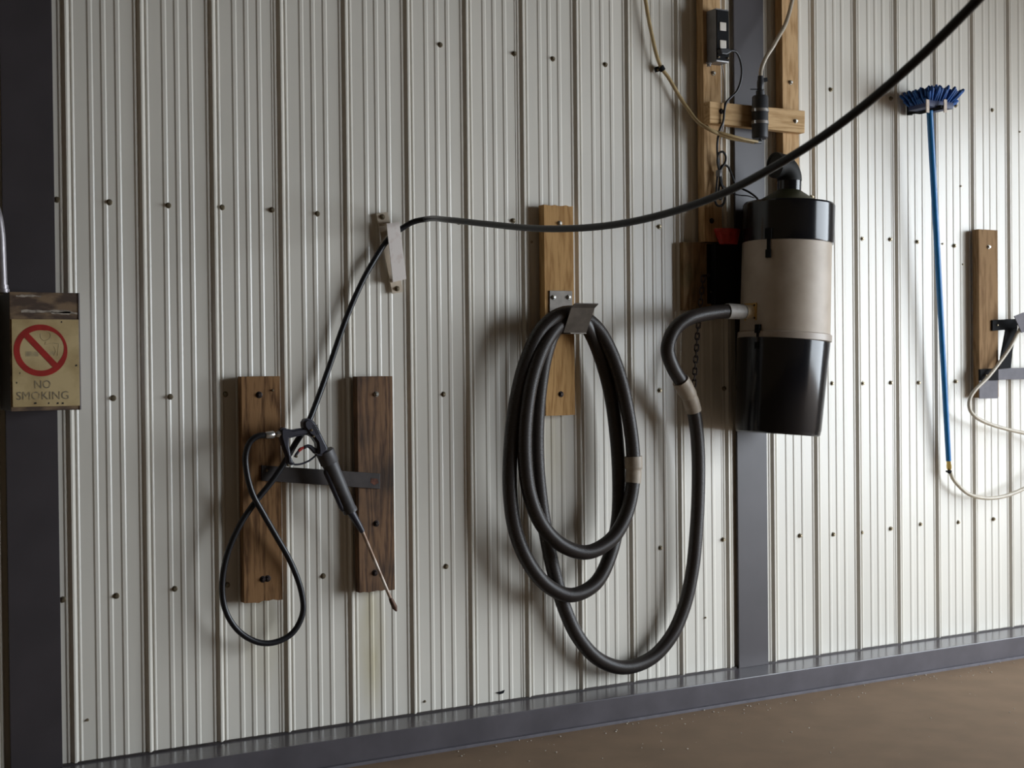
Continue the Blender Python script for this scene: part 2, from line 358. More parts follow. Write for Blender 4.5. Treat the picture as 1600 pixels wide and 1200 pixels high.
def panel_at(x):
    for a, b, o in PANELS:
        if a <= x < b: return o
    return PANELS[0][2]
for lst, me in ((WALL_SCREWS, SC_WALL), (WALL_SMALL, SC_SMALL)):
    for x, y in lst:
        p = W(x, y, 0.002); h = height(p.x)
        p.y = -(h*0.6+0.0006); shared('screw', me, panel_at(p.x), p, (0, random.random(), 0))
# torn hole low on the wall
bm = bmesh.new(); f = [W(x, y, 0.003) for x, y in [(775, 1082), (783, 1080), (789, 1078), (787, 1083), (781, 1085)]]
hexa(bm, [v+Vector((0, 0.001, 0)) for v in f], f); obj('torn_spot', bm, M['black_matte'], panel_at(f[0].x))

# ================================================================== NO SMOKING BOX on the left column
D = 0.22
bx0, bx1, bz0, bz1 = -0.205, -0.0125, 0.585+ZB, 0.925+ZB
box_t = thing('switch_box', 'grey steel box with yellowed no smoking sign on dark left column', 'box', (-0.11, -0.12, bz0))
bm = bmesh.new(); box(bm, bx0, bx1, -D+0.006, -0.0172, bz0, bz1, 0.003); obj('box_body', bm, M['sign_dark'], box_t)
bm = bmesh.new(); box(bm, bx0, bx1, -D, -D+0.006, bz0, bz1, 0.0015); cover = obj('box_cover', bm, M['sign_rust'], box_t, label='rust stained front cover')
zt = W(60, 499, D).z
bm = bmesh.new(); box(bm, bx0+0.004, bx1-0.003, -D-0.004, -D, bz0+0.012, zt, 0.001); sf = obj('sign_face', bm, M['sign_face'], box_t, label='yellowed plate with red prohibition ring and worn lettering')
bm = bmesh.new()
for x0, y0, x1, y1 in [(25, 461, 64, 464), (33, 484, 110, 489), (80, 487, 121, 491)]:
    a, b = W(x0, y0, D+0.0006), W(x1, y1, D+0.0006)
    n = 9
    top = [Vector((a.x+(b.x-a.x)*i/n, -D-0.0006, a.z+random.uniform(-0.002, 0.002))) for i in range(n+1)]
    bot = [Vector((a.x+(b.x-a.x)*i/n, -D-0.0006, b.z+random.uniform(-0.002, 0.002))) for i in range(n+1)]
    f = bot+top[::-1]; hexa(bm, [v+Vector((0, 0.0008, 0)) for v in f], f)
obj('paint_scrape', bm, M['pale_paint'], cover)
bm = bmesh.new(); box(bm, bx1-0.0030, bx1+0.0012, -D-0.002, -0.03, bz0, bz1, 0.0006); obj('edge_strip', bm, M['conduit'], box_t)
# prohibition ring
yD = -D-0.0045
def disc_c(): return W(64, 547.5, D+0.0045)
cc = disc_c(); ro = 0.0745; 
bm = bmesh.new(); n = 64; ring = []
for k in range(n):
    a = 2*math.pi*k/n
    wear = 0.0
    da = math.degrees(a)
    if da < 75 or da > 325: wear = 0.0075*max(0, math.cos(math.radians((da if da < 180 else da-360)-25)*1.6))
    rin = 0.058+wear; rout = ro-0.15*wear
    ring.append([Vector((cc.x+math.cos(a)*r, y, cc.z+math.sin(a)*r)) for r, y in ((rout, yD+0.0006), (rout, yD), (rin, yD), (rin, yD+0.0006))])
vr = [[bm.verts.new(p) for p in q] for q in ring]
for k in range(n):
    a, b = vr[k], vr[(k+1) % n]
    for j in range(4): bm.faces.new((a[j], b[j], b[(j+1) % 4], a[(j+1) % 4]))
u = Vector((math.cos(math.radians(-48)), 0, math.sin(math.radians(-48)))); v = Vector((-u.z, 0, u.x))
f = [cc+u*s*0.064+v*w*0.0085 for s, w in ((-1, -1), (1, -1), (1, 1), (-1, 1))]
for q in f: q.y = yD-0.0002
hexa(bm, [q+Vector((0, 0.0008, 0)) for q in f], f)
obj('prohibition_symbol', bm, M['sign_red'], sf, label='red ring with diagonal bar')
# faint cigarette, smoker's head and smoke
def ink(name, bm, m): return obj(name, bm, m, sf)
bm = bmesh.new(); prism(bm, [(40, 549), (60, 549), (60, 557), (40, 557)], D+0.0038, D+0.0043); prism(bm, [(62, 549), (84, 549), (84, 554), (62, 554)], D+0.0038, D+0.0043); ink('cigarette', bm, M['sign_faint'])
bm = bmesh.new()
for pts in ([(64, 521), (63, 526), (68, 532), (74, 531), (79, 526), (78, 520), (72, 518)], [(72, 534), (70, 538), (82, 536), (92, 537)], [(92, 537), (91, 548), (90, 556)], [(84, 541), (87, 548), (84, 556)]):
    sweep(bm, spline([W(x, y, D+0.004) for x, y in pts], 0.004), 0.0008, 5)
ink('smoke_figure', bm, M['sign_faint'])
def text(body, x0, x1, yb, size_px, parent, m, name):
    cu = bpy.data.curves.new(name, 'FONT'); cu.body = body; cu.size = 1.0; cu.extrude = 0.0; cu.offset = 0.0; cu.resolution_u = 3; cu.align_x = 'CENTER'
    o = bpy.data.objects.new('tmp_text', cu); COL.objects.link(o); bpy.context.view_layer.update()
    me = bpy.data.meshes.new_from_object(o.evaluated_get(bpy.context.evaluated_depsgraph_get()))
    bpy.data.objects.remove(o); bpy.data.curves.remove(cu)
    bm = bmesh.new(); bm.from_mesh(me); bpy.data.meshes.remove(me)
    xs = [v.co.x for v in bm.verts]; ys = [v.co.y for v in bm.verts]
    a, b = W(x0, yb, D+0.0046), W(x1, yb-size_px, D+0.0046)
    for v in bm.verts:
        fx = (v.co.x-min(xs))/(max(xs)-min(xs)); fy = (v.co.y-min(ys))/(max(ys)-min(ys))
        v.co = Vector((a.x+(b.x-a.x)*fx, -D-0.0046, a.z+(b.z-a.z)*fy))
    obj(name, bm, m, parent)
text('NO', 54, 79, 607, 13, sf, M['sign_ink'], 'lettering')
text('SMOKING', 26, 107, 625, 14, sf, M['sign_ink'], 'lettering')
bm = bmesh.new()
for x, y, w in [(55, 630, 4), (76, 630, 2), (90, 630, 3), (98, 630, 3), (119, 571, 3), (96, 503, 2), (26, 598, 1.5), (31, 583, 1.2)]:
    prism(bm, [(x-w*.6, y+1.5), (x+w*.6, y+1.2), (x+w*.5, y-1.5), (x-w*.4, y-1.2)], D+0.0035, D+0.0043)
obj('dirt_fleck', bm, M['sign_dark'], sf, kind='stuff')
# conduit into the top of the box
cond = thing('conduit', 'galvanised conduit pipe bending down into top of the sign box', 'pipe', W(3, 452, 0.17))
obj('pipe', tube(px([(3, 450, .17), (1, 400, .17), (-1, 362, .17), (-7, 330, .165), (-22, 300, .14), (-45, 280, .08), (-70, 272, .05), (-130, 268, .05)]), 0.0155, 0.01, 14), M['conduit'], cond, smooth=40)
a = W(3, 458, .17); a.z = bz1
bm = bmesh.new(); lathe(bm, a, a+Vector((0, 0, 0.022)), [(0, 0.021), (0.45, 0.021), (0.5, 0.018), (1, 0.018)], 18); obj('connector', bm, M['conduit'], cond, smooth=40)

# ================================================================== SPRAY GUN RACK (left)
def board(bm, x0, x1, z0, z1, d0, d1, wob=0.0, n=8, ragged_top=0.0, ragged_bot=0.0):
    """rough sawn board, long axis z, faintly uneven end cuts"""
    lo = [(x0+(x1-x0)*i/n, z0+(random.uniform(-1, 1)*ragged_bot if 0 < i < n else 0)) for i in range(n+1)]
    hi = [(x0+(x1-x0)*i/n, z1+(random.uniform(-1, 1)*ragged_top if 0 < i < n else 0)) for i in range(n+1)]
    ol = lo+hi[::-1]
    hexa(bm, [(x, -d0, z) for x, z in ol], [(x, -d1, z) for x, z in ol], 0.0)
    es = [e for e in bm.edges if e.is_boundary is False and e.calc_face_angle(0) > 0.9]
    bmesh.ops.bevel(bm, geom=es, offset=0.0022, segments=2, affect='EDGES')
rack = thing('spray_gun_rack', 'two brown stained boards joined by a dark steel crossbar, left of hoses', 'rack', W(495, 760, 0.02))
DB = 0.051; D0 = 0.0142
def bpx(x0, x1, y0, y1, d=DB):
    xm = (x0+x1)/2; return W(x0, (y0+y1)/2, d).x, W(x1, (y0+y1)/2, d).x, W(xm, y1, d).z, W(xm, y0, d).z
bm = bmesh.new(); x0, x1, z0, z1 = bpx(379, 440, 588, 940); board(bm, x0+.001, x1-.001, z0, z1, D0, DB, ragged_bot=0.004); obj('wooden_board', bm, M['board_stained'], rack)
bm = bmesh.new(); x0, x1, z0, z1 = bpx(560, 615, 588, 924); board(bm, x0, x1, z0, z1, D0, DB, ragged_bot=0.003); obj('wooden_board', bm, M['board_dark'], rack, label='darker board with black stains')
bm = bmesh.new(); prism(bm, [(409, 727), (594, 740), (594, 764), (409, 751)], DB, 0.0585, 0.001); bar = obj('crossbar', bm, M['dark_steel'], rack)
bm = bmesh.new(); prism(bm, [(580, 747), (590, 748), (592, 755), (585, 758), (579, 754)], 0.0585, 0.0591); obj('rust_patch', bm, M['bar_rust'], bar)
screw(rack, 405, 617, DB, SC_DARK); screw(rack, 411, 905, DB, SC_DARK); screw(rack, 418, 904, DB, SC_DARK); screw(rack, 426, 610, DB, SC_SMALL)
screw(rack, 588, 616, DB, SC_BRIGHT); screw(rack, 588, 818, DB, SC_DARK); screw(rack, 586, 895, DB, SC_DARK); screw(rack, 417, 735, 0.0585, SC_SMALL)

# ================================================================== SPRAY GUN
def g(X, Y): return (400+X/6.667, 640+Y/6.667)
gun = thing('spray_gun', 'black pressure washer gun with grey lance sleeve hanging on crossbar', 'spray gun', W(500, 760, 0.125))
DG = 0.125
def plate(pts, th, bev, d=DG):
    bm = bmesh.new(); prism(bm, [g(*p) for p in pts], d-th/2, d+th/2)
    bmesh.ops.recalc_face_normals(bm, faces=bm.faces)
    es = [e for e in bm.edges if abs((e.verts[0].co-e.verts[1].co).y) < 1e-6]
    bmesh.ops.bevel(bm, geom=es, offset=bev, segments=3, affect='EDGES'); return bm
body = obj('gun_body', plate([(500, 180), (499, 135), (520, 100), (552, 92), (590, 105), (622, 135), (660, 205), (705, 295), (757, 400), (745, 440), (690, 485), (645, 475), (652, 430), (640, 350), (600, 290), (560, 268), (535, 232), (515, 205)], 0.040, 0.007), M['gun'], gun, smooth=50)
obj('handle', plate([(545, 202), (500, 193), (440, 200), (385, 212), (325, 198), (290, 185), (262, 205), (260, 285), (288, 385), (322, 475), (335, 565), (370, 582), (410, 575), (408, 558), (388, 535), (368, 470), (352, 372), (352, 300), (405, 287), (470, 272), (540, 266), (568, 240)], 0.030, 0.006), M['gun'], gun, smooth=50)
obj('trigger_guard', tube([W(*g(x, y), DG) for x, y in [(398, 572), (450, 570), (510, 553), (565, 525), (612, 487), (648, 455)]], 0.0032, 0.006, 8), M['gun'], gun, smooth=40)
obj('trigger', plate([(500, 405), (510, 375), (550, 362), (585, 372), (645, 418), (642, 450), (610, 460), (575, 420), (548, 396), (525, 402), (512, 415)], 0.014, 0.003), M['gun'], gun, smooth=50)
obj('trigger_lock', plate([(440, 425), (462, 398), (505, 383), (512, 398), (478, 425), (450, 448)], 0.010, 0.002), M['red_plastic'], gun, label='red trigger lock')
obj('trigger_lever', plate([(400, 490), (412, 462), (445, 420), (458, 440), (430, 478), (412, 500)], 0.008, 0.002), M['gun'], gun)
bm = bmesh.new()
for i in range(6):
    X, Y = 592+i*8, 165+i*17
    prism(bm, [g(X, Y), g(X+52-i*3, Y-8), g(X+54-i*3, Y+1), g(X+2, Y+9)], DG+0.0195, DG+0.0212)
obj('body_vents', bm, M['rubber'], body)
screw(body, *g(600, 280), DG+0.0195, SC_SMALL); screw(body, *g(578, 215), DG+0.0195, SC_SMALL)
for X, Y in ((335, 580), (420, 488)):
    screw(gun, *g(X, Y), DG+0.015, SC_SMALL)
s0, s1 = W(*g(712, 425), DG-0.01), W(*g(985, 1065), DG-0.012)
bm = bmesh.new(); lathe(bm, s0.lerp(s1, .13), s1, [(0, 0.0265), (0.5, 0.0245), (0.93, 0.0225), (0.95, 0.0245), (1, 0.0245)], 24); sl = obj('lance_sleeve', bm, M['sleeve'], gun, smooth=40)
bm = bmesh.new(); lathe(bm, s0, s0.lerp(s1, .21), [(0, 0.027), (0.08, 0.0305), (0.92, 0.0305), (1, 0.0275)], 24); obj('sleeve_collar', bm, M['sleeve'], sl, smooth=40)
off = Vector((-0.021, -0.004, -0.012))
bm = bmesh.new(); lathe(bm, s0.lerp(s1, .25)+off, s0.lerp(s1, .92)+off, [(0, 0.007), (0.06, 0.010), (0.9, 0.009), (1, 0.005)], 10); obj('sleeve_seam', bm, M['gun'], sl, smooth=40)
r1 = W(566.5, 831, DG-0.012)
bm = bmesh.new(); lathe(bm, s1.lerp(s0, 0.03), r1, [(0, 0.0145), (0.75, 0.011), (1, 0.0085)], 16); obj('lance_grip', bm, M['gun'], gun, smooth=40)
r2 = W(611, 937, DG-0.012)
bm = bmesh.new(); lathe(bm, r1.lerp(r2, -0.03), r2, [(0, 0.0062), (1, 0.0056)], 12); obj('lance_rod', bm, M['brass_rod'], gun, smooth=40)
r3 = W(619.5, 955, DG-0.012)
bm = bmesh.new(); lathe(bm, r2.lerp(r3, -0.15), r3, [(0, 0.006), (0.25, 0.0085), (0.7, 0.0095), (0.85, 0.006), (1, 0.0025)], 12); obj('nozzle', bm, M['rusty_tip'], gun, smooth=40)
f0, f1 = W(*g(205, 256), DG), W(*g(302, 250), DG)
bm = bmesh.new(); lathe(bm, f0, f1, [(0, 0.0085), (0.12, 0.0115), (0.5, 0.0115), (0.55, 0.0075), (1, 0.0075)], 6); obj('inlet_fitting', bm, M['chrome'], gun, label='bright plated inlet fitting')

# ================================================================== PRESSURE HOSE
S = W(627, 357, 0.045); E = W(1463, 66, 2.35)
hn = Vector((0, 0, 1)).cross(E-S).normalized()
def hang(x, y):
    r = Fw + Rt*((x-800)/FPX) - Up*((y-600)/FPX); t = (S-CAM).dot(hn)/r.dot(hn); return CAM+r*t
far = [hang(x, y) for x, y in [(700, 343.5), (760, 350), (850, 357.5), (950, 352.5), (1040, 334), (1130, 302), (1200, 266), (1280, 217), (1360, 157), (1440, 87), (1500, 28), (1560, -35), (1640, -130), (1715, -230), (1775, -320)]]
near = px([(416, 680, .125), (404, 681, .125), (391, 690, .122), (384, 710, .118), (385, 735, .115), (394, 770, .112), (410, 800, .105), (430, 835, .092), (455, 880, .078), (471, 925, .07), (473, 958, .07), (458, 988, .07), (432, 1003, .07), (405, 1004, .07), (375, 988, .07), (354, 958, .07), (347, 920, .072), (354, 870, .078), (374, 822, .085), (400, 783, .085), (425, 752, .085), (444, 724, .085), (462, 692, .084), (478, 668, .075), (492, 635, .055), (512, 580, .036), (540, 500, .034), (566, 440, .034), (585, 406, .032), (602, 380, .030), (613, 368, .032)])
tr = px([(627, 357.5, .034), (645, 347, .05), (665, 342.5, .07)])
path = near+tr+far
hose = thing('pressure_hose', 'thin black rubber hose looping from the spray gun across the wall', 'hose', W(410, 1004, .07))
obj('hose', tube(path, 0.0098, 0.012, 12), M['rubber'], hose, smooth=60)
ft = W(416, 680, .125)
bm = bmesh.new(); lathe(bm, W(414.5, 680.2, .125), W(428.5, 678.6, .125), [(0, 0.0112), (0.1, 0.0122), (0.85, 0.0122), (1, 0.009)], 16); obj('hose_ferrule', bm, M['chrome'], hose, label='bright crimped ferrule', smooth=40)

# hose guide bracket
gd = thing('hose_guide', 'small tilted white steel bracket holding the thin black hose on wall', 'bracket', W(610, 395, 0.02))
bm = bmesh.new(); prism(bm, [(588, 334), (606, 331), (630, 456), (613, 459)], 0.0128, 0.0158, 0.0008); obj('strap', bm, M['bracket_tan'], gd, label='tan mounting strap')
# cover: channel with side flanges so the hose runs through it
cf = [W(x, y, 0.050) for x, y in [(604, 349), (624, 347), (635, 436), (614, 441)]]
bm = bmesh.new(); hexa(bm, [Vector((p.x, -0.047, p.z)) for p in cf], cf, 0.0008); cv = obj('cover', bm, M['bracket_white'], gd)
for k, (i, j) in enumerate(((0, 1), (2, 3))):
    a, b = cf[i], cf[j]; inn = (cf[3]-cf[0]).normalized()*(0.006 if k == 0 else -0.006)
    q = [a, b, b+inn, a+inn]
    bm = bmesh.new(); hexa(bm, [Vector((p.x, -0.0158, p.z)) for p in q], [Vector((p.x, -0.0475, p.z)) for p in q]); obj('end_flange', bm, M['bracket_tan'], cv)
screw(gd, 597.5, 339, 0.0158, SC_WALL); screw(gd, 620.5, 451, 0.0158, SC_WALL)

# ================================================================== HOSE HANGER (middle board with hook)
hg = thing('hose_hanger', 'golden pine board with steel hook carrying the coiled vacuum hose', 'hanger', W(873, 640, 0.02))
bm = bmesh.new(); x0, x1, z0, z1 = bpx(851.5, 897, 321, 649); board(bm, x0, x1, z0, z1, D0, DB, ragged_top=0.003, ragged_bot=0.001); obj('wooden_board', bm, M['board_gold'], hg)
screw(hg, 874.5, 349, DB, SC_BRIGHT); screw(hg, 876.5, 616, DB, SC_DARK)
bm = bmesh.new(); prism(bm, [(859, 454), (894, 454.5), (895, 521), (859, 520)], DB, 0.056, 0.0008); bp_ = obj('back_plate', bm, M['hook'], hg)
screw(hg, 865, 464.5, 0.056, SC_BRIGHT); screw(hg, 888.5, 464.5, 0.056, SC_BRIGHT)
hx0, hx1 = W(859, 490, 0.056).x, W(894.5, 490, 0.056).x
zb_ = W(900, 520, 0.15).z; zt_ = W(905, 481, 0.21).z
def sheet(bm, prof_yz, th, inset=0.0):
    for (d0, za), (d1, zb2) in zip(prof_yz, prof_yz[1:]):
        nrm = Vector((0, (zb2-za), -(-(d1-d0)))).normalized()*th
        q = [Vector((hx0+inset, -d0, za)), Vector((hx1, -d0, za)), Vector((hx1, -d1, zb2)), Vector((hx0+inset, -d1, zb2))]
        hexa(bm, q, [p+Vector((0, nrm.y, nrm.z)) for p in q])
bm = bmesh.new(); sheet(bm, [(0.0562, zb_-0.003), (0.150, zb_-0.003)], 0.004, 0.03); obj('hook_tray', bm, M['hook'], hg)
bm = bmesh.new(); sheet(bm, [(0.150, zb_), (0.207, zt_)], 0.004); lip = obj('hook_lip', bm, M['hook'], hg)
bm = bmesh.new(); sheet(bm, [(0.207, zt_), (0.232, zt_+0.012)], 0.004); obj('lip_flange', bm, M['hook'], lip)

# ================================================================== VACUUM (central canister)
VD = 0.205
vc_top, vc_bot = W(1232, 318, VD), W(1222, 530, VD)
vac = thing('canister_vacuum', 'tall wall mounted canister vacuum, beige middle between black cap and bucket', 'vacuum', W(1215, 680, VD))
RV = 0.1745
zc = lambda y, x: W(x, y, VD)
def vl(name, ya, xa, yb, xb, prof_, m, parent=vac, n=48, **k):
    bm = bmesh.new(); lathe(bm, zc(ya, xa), zc(yb, xb), prof_, n); return obj(name, bm, m, parent, smooth=35, **k)
vl('cap', 381, 1231, 319, 1232.5, [(0, RV), (0.03, RV+0.0015), (0.95, RV+0.0015), (1.0, RV-0.004)], M['vac_black'])
vl('canister_body', 531, 1226, 381, 1229.5, [(0, RV-0.002), (1, RV-0.004)], M['vac_beige'], label='beige metal middle section')
vl('rim', 533, 1225.5, 521, 1226, [(0, RV), (0.1, RV+0.005), (0.9, RV+0.005), (1, RV)], M['vac_rim'], label='beige rim band')
vl('dust_bucket', 678, 1215, 533, 1224, [(0, 0.156), (0.012, 0.161), (0.05, 0.163), (0.06, 0.1645), (1, 0.178)], M['vac_black'])
vl('cone', 318, 1232, 298, 1233, [(0, 0.124), (1, 0.046)], M['olive'], label='olive top cone')
neck0, neck1 = zc(299, 1233), zc(281, 1233.5)
bm = bmesh.new(); lathe(bm, neck0, neck1, [(0, 0.046), (1, 0.046)], 28); obj('outlet_neck', bm, M['vac_black'], vac, smooth=40)
# elbow turning to the left along the wall
pe = [neck1+Vector((0, 0, -0.005))]
re = 0.052; cx = neck1+Vector((-re, 0, 0))
for k in range(0, 11):
    a = math.pi/2*k/10; pe.append(cx+Vector((math.cos(a)*re, 0, math.sin(a)*re)))
pe.append(pe[-1]+Vector((-0.018, 0, 0)))
bm = bmesh.new(); sweep(bm, pe, 0.0475, 26, caps=False)
inner = bmesh.new(); sweep(bm, pe[::-1], 0.042, 26, caps=False)
obj('outlet_elbow', bm, M['pipe_black'], vac, smooth=40); inner.free()
bm = bmesh.new(); lathe(bm, pe[-1]+Vector((0.006, 0, 0)), pe[-1]+Vector((0.001, 0, 0)), [(0, 0.0465), (1, 0.044)], 26); obj('elbow_shade_disc', bm, M['pipe_black'], vac, smooth=40)  # dark disc added for the shade inside the open elbow mouth
bm = bmesh.new(); lathe(bm, pe[-1]+Vector((-0.002, 0, 0)), pe[-1]+Vector((0.014, 0, 0)), [(0, 0.0425), (0, 0.050), (1, 0.050), (1, 0.0425)], 26, caps=False); obj('elbow_rim', bm, M['pipe_black'], vac, smooth=40)
# two draw latches facing the room at the left
def onvac(y, ang, out, r=RV):
    f = (y-318)/(680-318); c = W(1232-17*f*f, y, VD); return c+Vector((math.cos(ang), math.sin(ang), 0))*(r+out)
def latch(y0, y1, ang, r=RV, w=0.013):
    bm = bmesh.new(); t = Vector((-math.sin(ang), math.cos(ang), 0)); o = Vector((math.cos(ang), math.sin(ang), 0))
    for a, b, hw, th in ((y0, y1, w*0.55, 0.010), (y0, y0+(y1-y0)*0.35, w, 0.016), (y0+(y1-y0)*0.72, y1, w*0.8, 0.014)):
        p, q = onvac(a, ang, -0.004, r), onvac(b, ang, -0.004, r)
        back = [q-t*hw, q+t*hw, p+t*hw, p-t*hw]; hexa(bm, back, [v+o*th for v in back], 0.0012)
    obj('latch', bm, M['black_matte'], vac)
latch(362, 407, math.radians(206)); latch(508, 545, math.radians(196), RV+0.003, 0.010)
# hose inlet plate on the left side
il = W(1228.3, 488, VD); zI = il.z; xl = il.x-(RV-0.005)
bm = bmesh.new(); box(bm, xl-0.006, xl+0.010, il.y-0.036, il.y+0.036, zI-0.033, zI+0.033, 0.002); ip = obj('inlet_plate', bm, M['yellow_plate'], vac, label='yellow plastic inlet plate')
for sy in (-1, 1):
    for sz in (-1, 1):
        bm = bmesh.new(); c = Vector((xl-0.005, il.y+sy*0.026, zI+sz*0.024)); lathe(bm, c, c+Vector((-0.004, 0, 0)), [(0, 0.0045), (1, 0.0035)], 8); obj('plate_screw', bm, M['black_matte'], ip)
bm = bmesh.new(); lathe(bm, (xl-0.004, il.y, zI), (xl-0.040, il.y, zI), [(0, 0.027), (0.75, 0.027), (1, 0.024)], 24); obj('inlet_collar', bm, M['ivory'], vac, smooth=40, label='ivory inlet collar')

# ================================================================== VACUUM HOSE
inlet = [Vector((xl-0.030, il.y, zI)), Vector((xl-0.06, il.y, zI)), Vector((xl-0.10, il.y, zI+0.001)), Vector((xl-0.15, il.y, zI-0.001))]
seg = px([(1075, 498, .21), (1053, 516, .20), (1043, 545, .185), (1051, 573, .165), (1068, 602, .15), (1080, 628, .14), (1087, 660, .125), (1091, 710, .11), (1091, 770, .095), (1088, 830, .085), (1082, 890, .075), (1070, 945, .065), (1050, 992, .06), (1018, 1028, .055), (975, 1043, .055), (935, 1030, .055), (903, 995, .055), (882, 950, .055), (867, 900, .055), (856, 850, .058), (846, 790, .062), (840, 730, .066), (839, 670, .072), (844, 605, .082), (853, 553, .088), (867, 516, .09), (886, 498, .092), (908, 495, .10),
    (932, 512, .112), (952, 545, .12), (969, 592, .128), (981, 645, .132), (989, 705, .136), (989, 755, .138), (978, 805, .14), (955, 843, .142), (918, 863, .142), (880, 853, .142), (848, 822, .142), (828, 775, .142), (820, 715, .142), (822, 645, .142), (834, 580, .142), (855, 530, .140), (882, 500, .136), (905, 497, .130),
    (923, 520, .10), (940, 562, .085), (954, 615, .08), (963, 680, .08), (967, 745, .082), (965, 815, .088), (953, 868, .095), (930, 912, .10), (893, 930, .105), (858, 917, .105), (828, 883, .105), (806, 832, .105), (797, 770, .108), (798, 700, .11), (806, 630, .115), (822, 565, .12), (846, 515, .13), (872, 493, .145), (895, 489, .152), (912, 497, .152)])
vpath = spline(inlet+seg, 0.0018)
vh = thing('vacuum_hose', 'thick ribbed grey black vacuum hose coiled over the steel hook', 'hose', W(975, 1068, .05))
RH = 0.0262
bm = bmesh.new(); sweep(bm, vpath, lambda i: RH+(0.0008, 0.0, -0.0010)[i % 3], 14); obj('ribbed_hose', bm, M['corrugated'], vh, smooth=80)
def nearest(x, y, d):
    p = W(x, y, d); return min(range(len(vpath)), key=lambda i: (vpath[i]-p).length)
def cuff(i0, i1, r0, r1, m, name='hose_cuff', label=None, collar=None):
    bm = bmesh.new(); q = vpath[i0:i1:3]; n = len(q)
    sweep(bm, q, lambda i: (r0+(r1-r0)*i/(n-1)) if (collar is None or i > n*collar) else r0+0.003, 22); obj(name, bm, m, vh, label, smooth=40)
iA = nearest(1148, 487, VD); 
i0 = min(range(len(vpath)), key=lambda i: abs(vpath[i].x-(xl-0.040)) + (100 if i > 270 else 0)); i1 = min(range(270), key=lambda i: abs(vpath[i].x-(xl-0.118)))
cuff(i0, i1, 0.0285, 0.030, M['cuff_grey'], label='grey hose end cuff')
i0, i1 = nearest(1063, 594, .152), nearest(1085, 643, .133)
cuff(i0, i1, 0.0295, 0.0305, M['cuff'], label='beige coupling cuff', collar=0.5)
i0, i1 = nearest(989, 713, .136), nearest(989, 757, .138)
cuff(i0, i1, 0.0300, 0.0290, M['cuff'], label='beige coupling cuff on the coil', collar=0.45)

# ================================================================== MOUNTING BOARD, BLACK BRACKET, RED SCOOP, CHAIN
mb = thing('mounting_board', 'short green stained board on wall left of the vacuum', 'board', W(1090, 486, 0.02))
bm = bmesh.new(); x0, x1, z0, z1 = bpx(1068, 1116, 379, 485, 0.038); board(bm, x0, x1+0.09, z0, z1, D0, 0.038); obj('wooden_board', bm, M['board_stainedgreen'], mb)
bm = bmesh.new(); p = W(1099, 431, 0.038); lathe(bm, p, p+Vector((0, -0.034, 0)), [(0, 0.0055), (0.8, 0.0055), (1, 0.007)], 8); obj('hook_screw', bm, M['chain'], mb)
br = thing('vacuum_bracket', 'black steel box bracket between stained board and vacuum body', 'bracket', W(1140, 476, 0.10))
x0, x1 = W(1118, 430, 0.075).x, W(1160, 430, 0.075).x
z0, z1 = W(1130, 476, 0.075).z, W(1130, 381, 0.075).z
bm = bmesh.new(); box(bm, x0, x1, -0.075, -0.043, z0, z1, 0.003); obj('bracket_box', bm, M['black_matte'], br)
bm = bmesh.new(); box(bm, x0-0.014, x1, -0.043, -0.0382, z0+0.005, z1, 0.001); fl = obj('mounting_flange', bm, M['black_matte'], br)
for y in (384.5, 456): screw(br, 1115 if y < 400 else 1113.5, y, 0.044, SC_BRIGHT, 'bolt')
# red scalloped scoop stuck behind the bracket top
rs = thing('red_scoop', 'small red fluted plastic scoop on top of the black bracket', 'scoop', W(1136, 382, 0.096))
bm = bmesh.new(); n = 40; base = W(1138, 381.5, 0.096); top = W(1136, 358, 0.096); rings = []
for s, r0, fl_ in ((0, 0.040, 0.0), (0.25, 0.044, 0.002), (0.55, 0.048, 0.0045), (0.72, 0.050, 0.0045), (0.76, 0.056, 0.001), (1.0, 0.058, 0.001), (1.0, 0.052, 0.001), (0.6, 0.044, 0.003), (0.08, 0.034, 0.0)):
    c = base.lerp(top, s); rings.append([bm.verts.new(c+Vector((math.cos(2*math.pi*k/n)*(r0+fl_*math.cos(10*2*math.pi*k/n)), math.sin(2*math.pi*k/n)*0.6*(r0+fl_*math.cos(10*2*math.pi*k/n)), 0))) for k in range(n)])
for a, b in zip(rings, rings[1:]):
    for k in range(n): bm.faces.new((a[k], a[(k+1) % n], b[(k+1) % n], b[k]))
bm.faces.new(rings[0][::-1]); bm.faces.new(rings[-1])
obj('scoop_cup', bm, M['red_plastic'], rs, smooth=60)
# chain: from the screw hook on the board down to the cuff
ch = thing('hose_chain', 'short rusty chain hanging from stained board to the beige hose cuff', 'chain', W(1084, 610, .13))
cp = spline(px([(1099, 432, .070), (1096, 460, .075), (1093, 490, .085), (1090, 520, .10), (1088, 550, .115), (1086, 580, .125), (1084, 609, .132)]), 0.001)
def link_mesh():
    bm = bmesh.new(); L_, w_ = 0.0125, 0.0072; pts = []
    for k in range(24):
        a = 2*math.pi*k/24; s = math.sin(a); pts.append(Vector((math.cos(a)*w_, 0, s*w_+(L_-w_+0.002)*(1 if s > 0 else -1 if s < 0 else 0)+0)))
    path_ = pts+[pts[0], pts[1]]
    sweep(bm, path_, 0.0029, 7, caps=False); bmesh.ops.recalc_face_normals(bm, faces=bm.faces)
    me = bpy.data.meshes.new('chain_link'); bm.to_mesh(me); bm.free(); me.materials.append(M['chain'])
    for p in me.polygons: p.use_smooth = True
    return me
LK = link_mesh(); stepn = 23
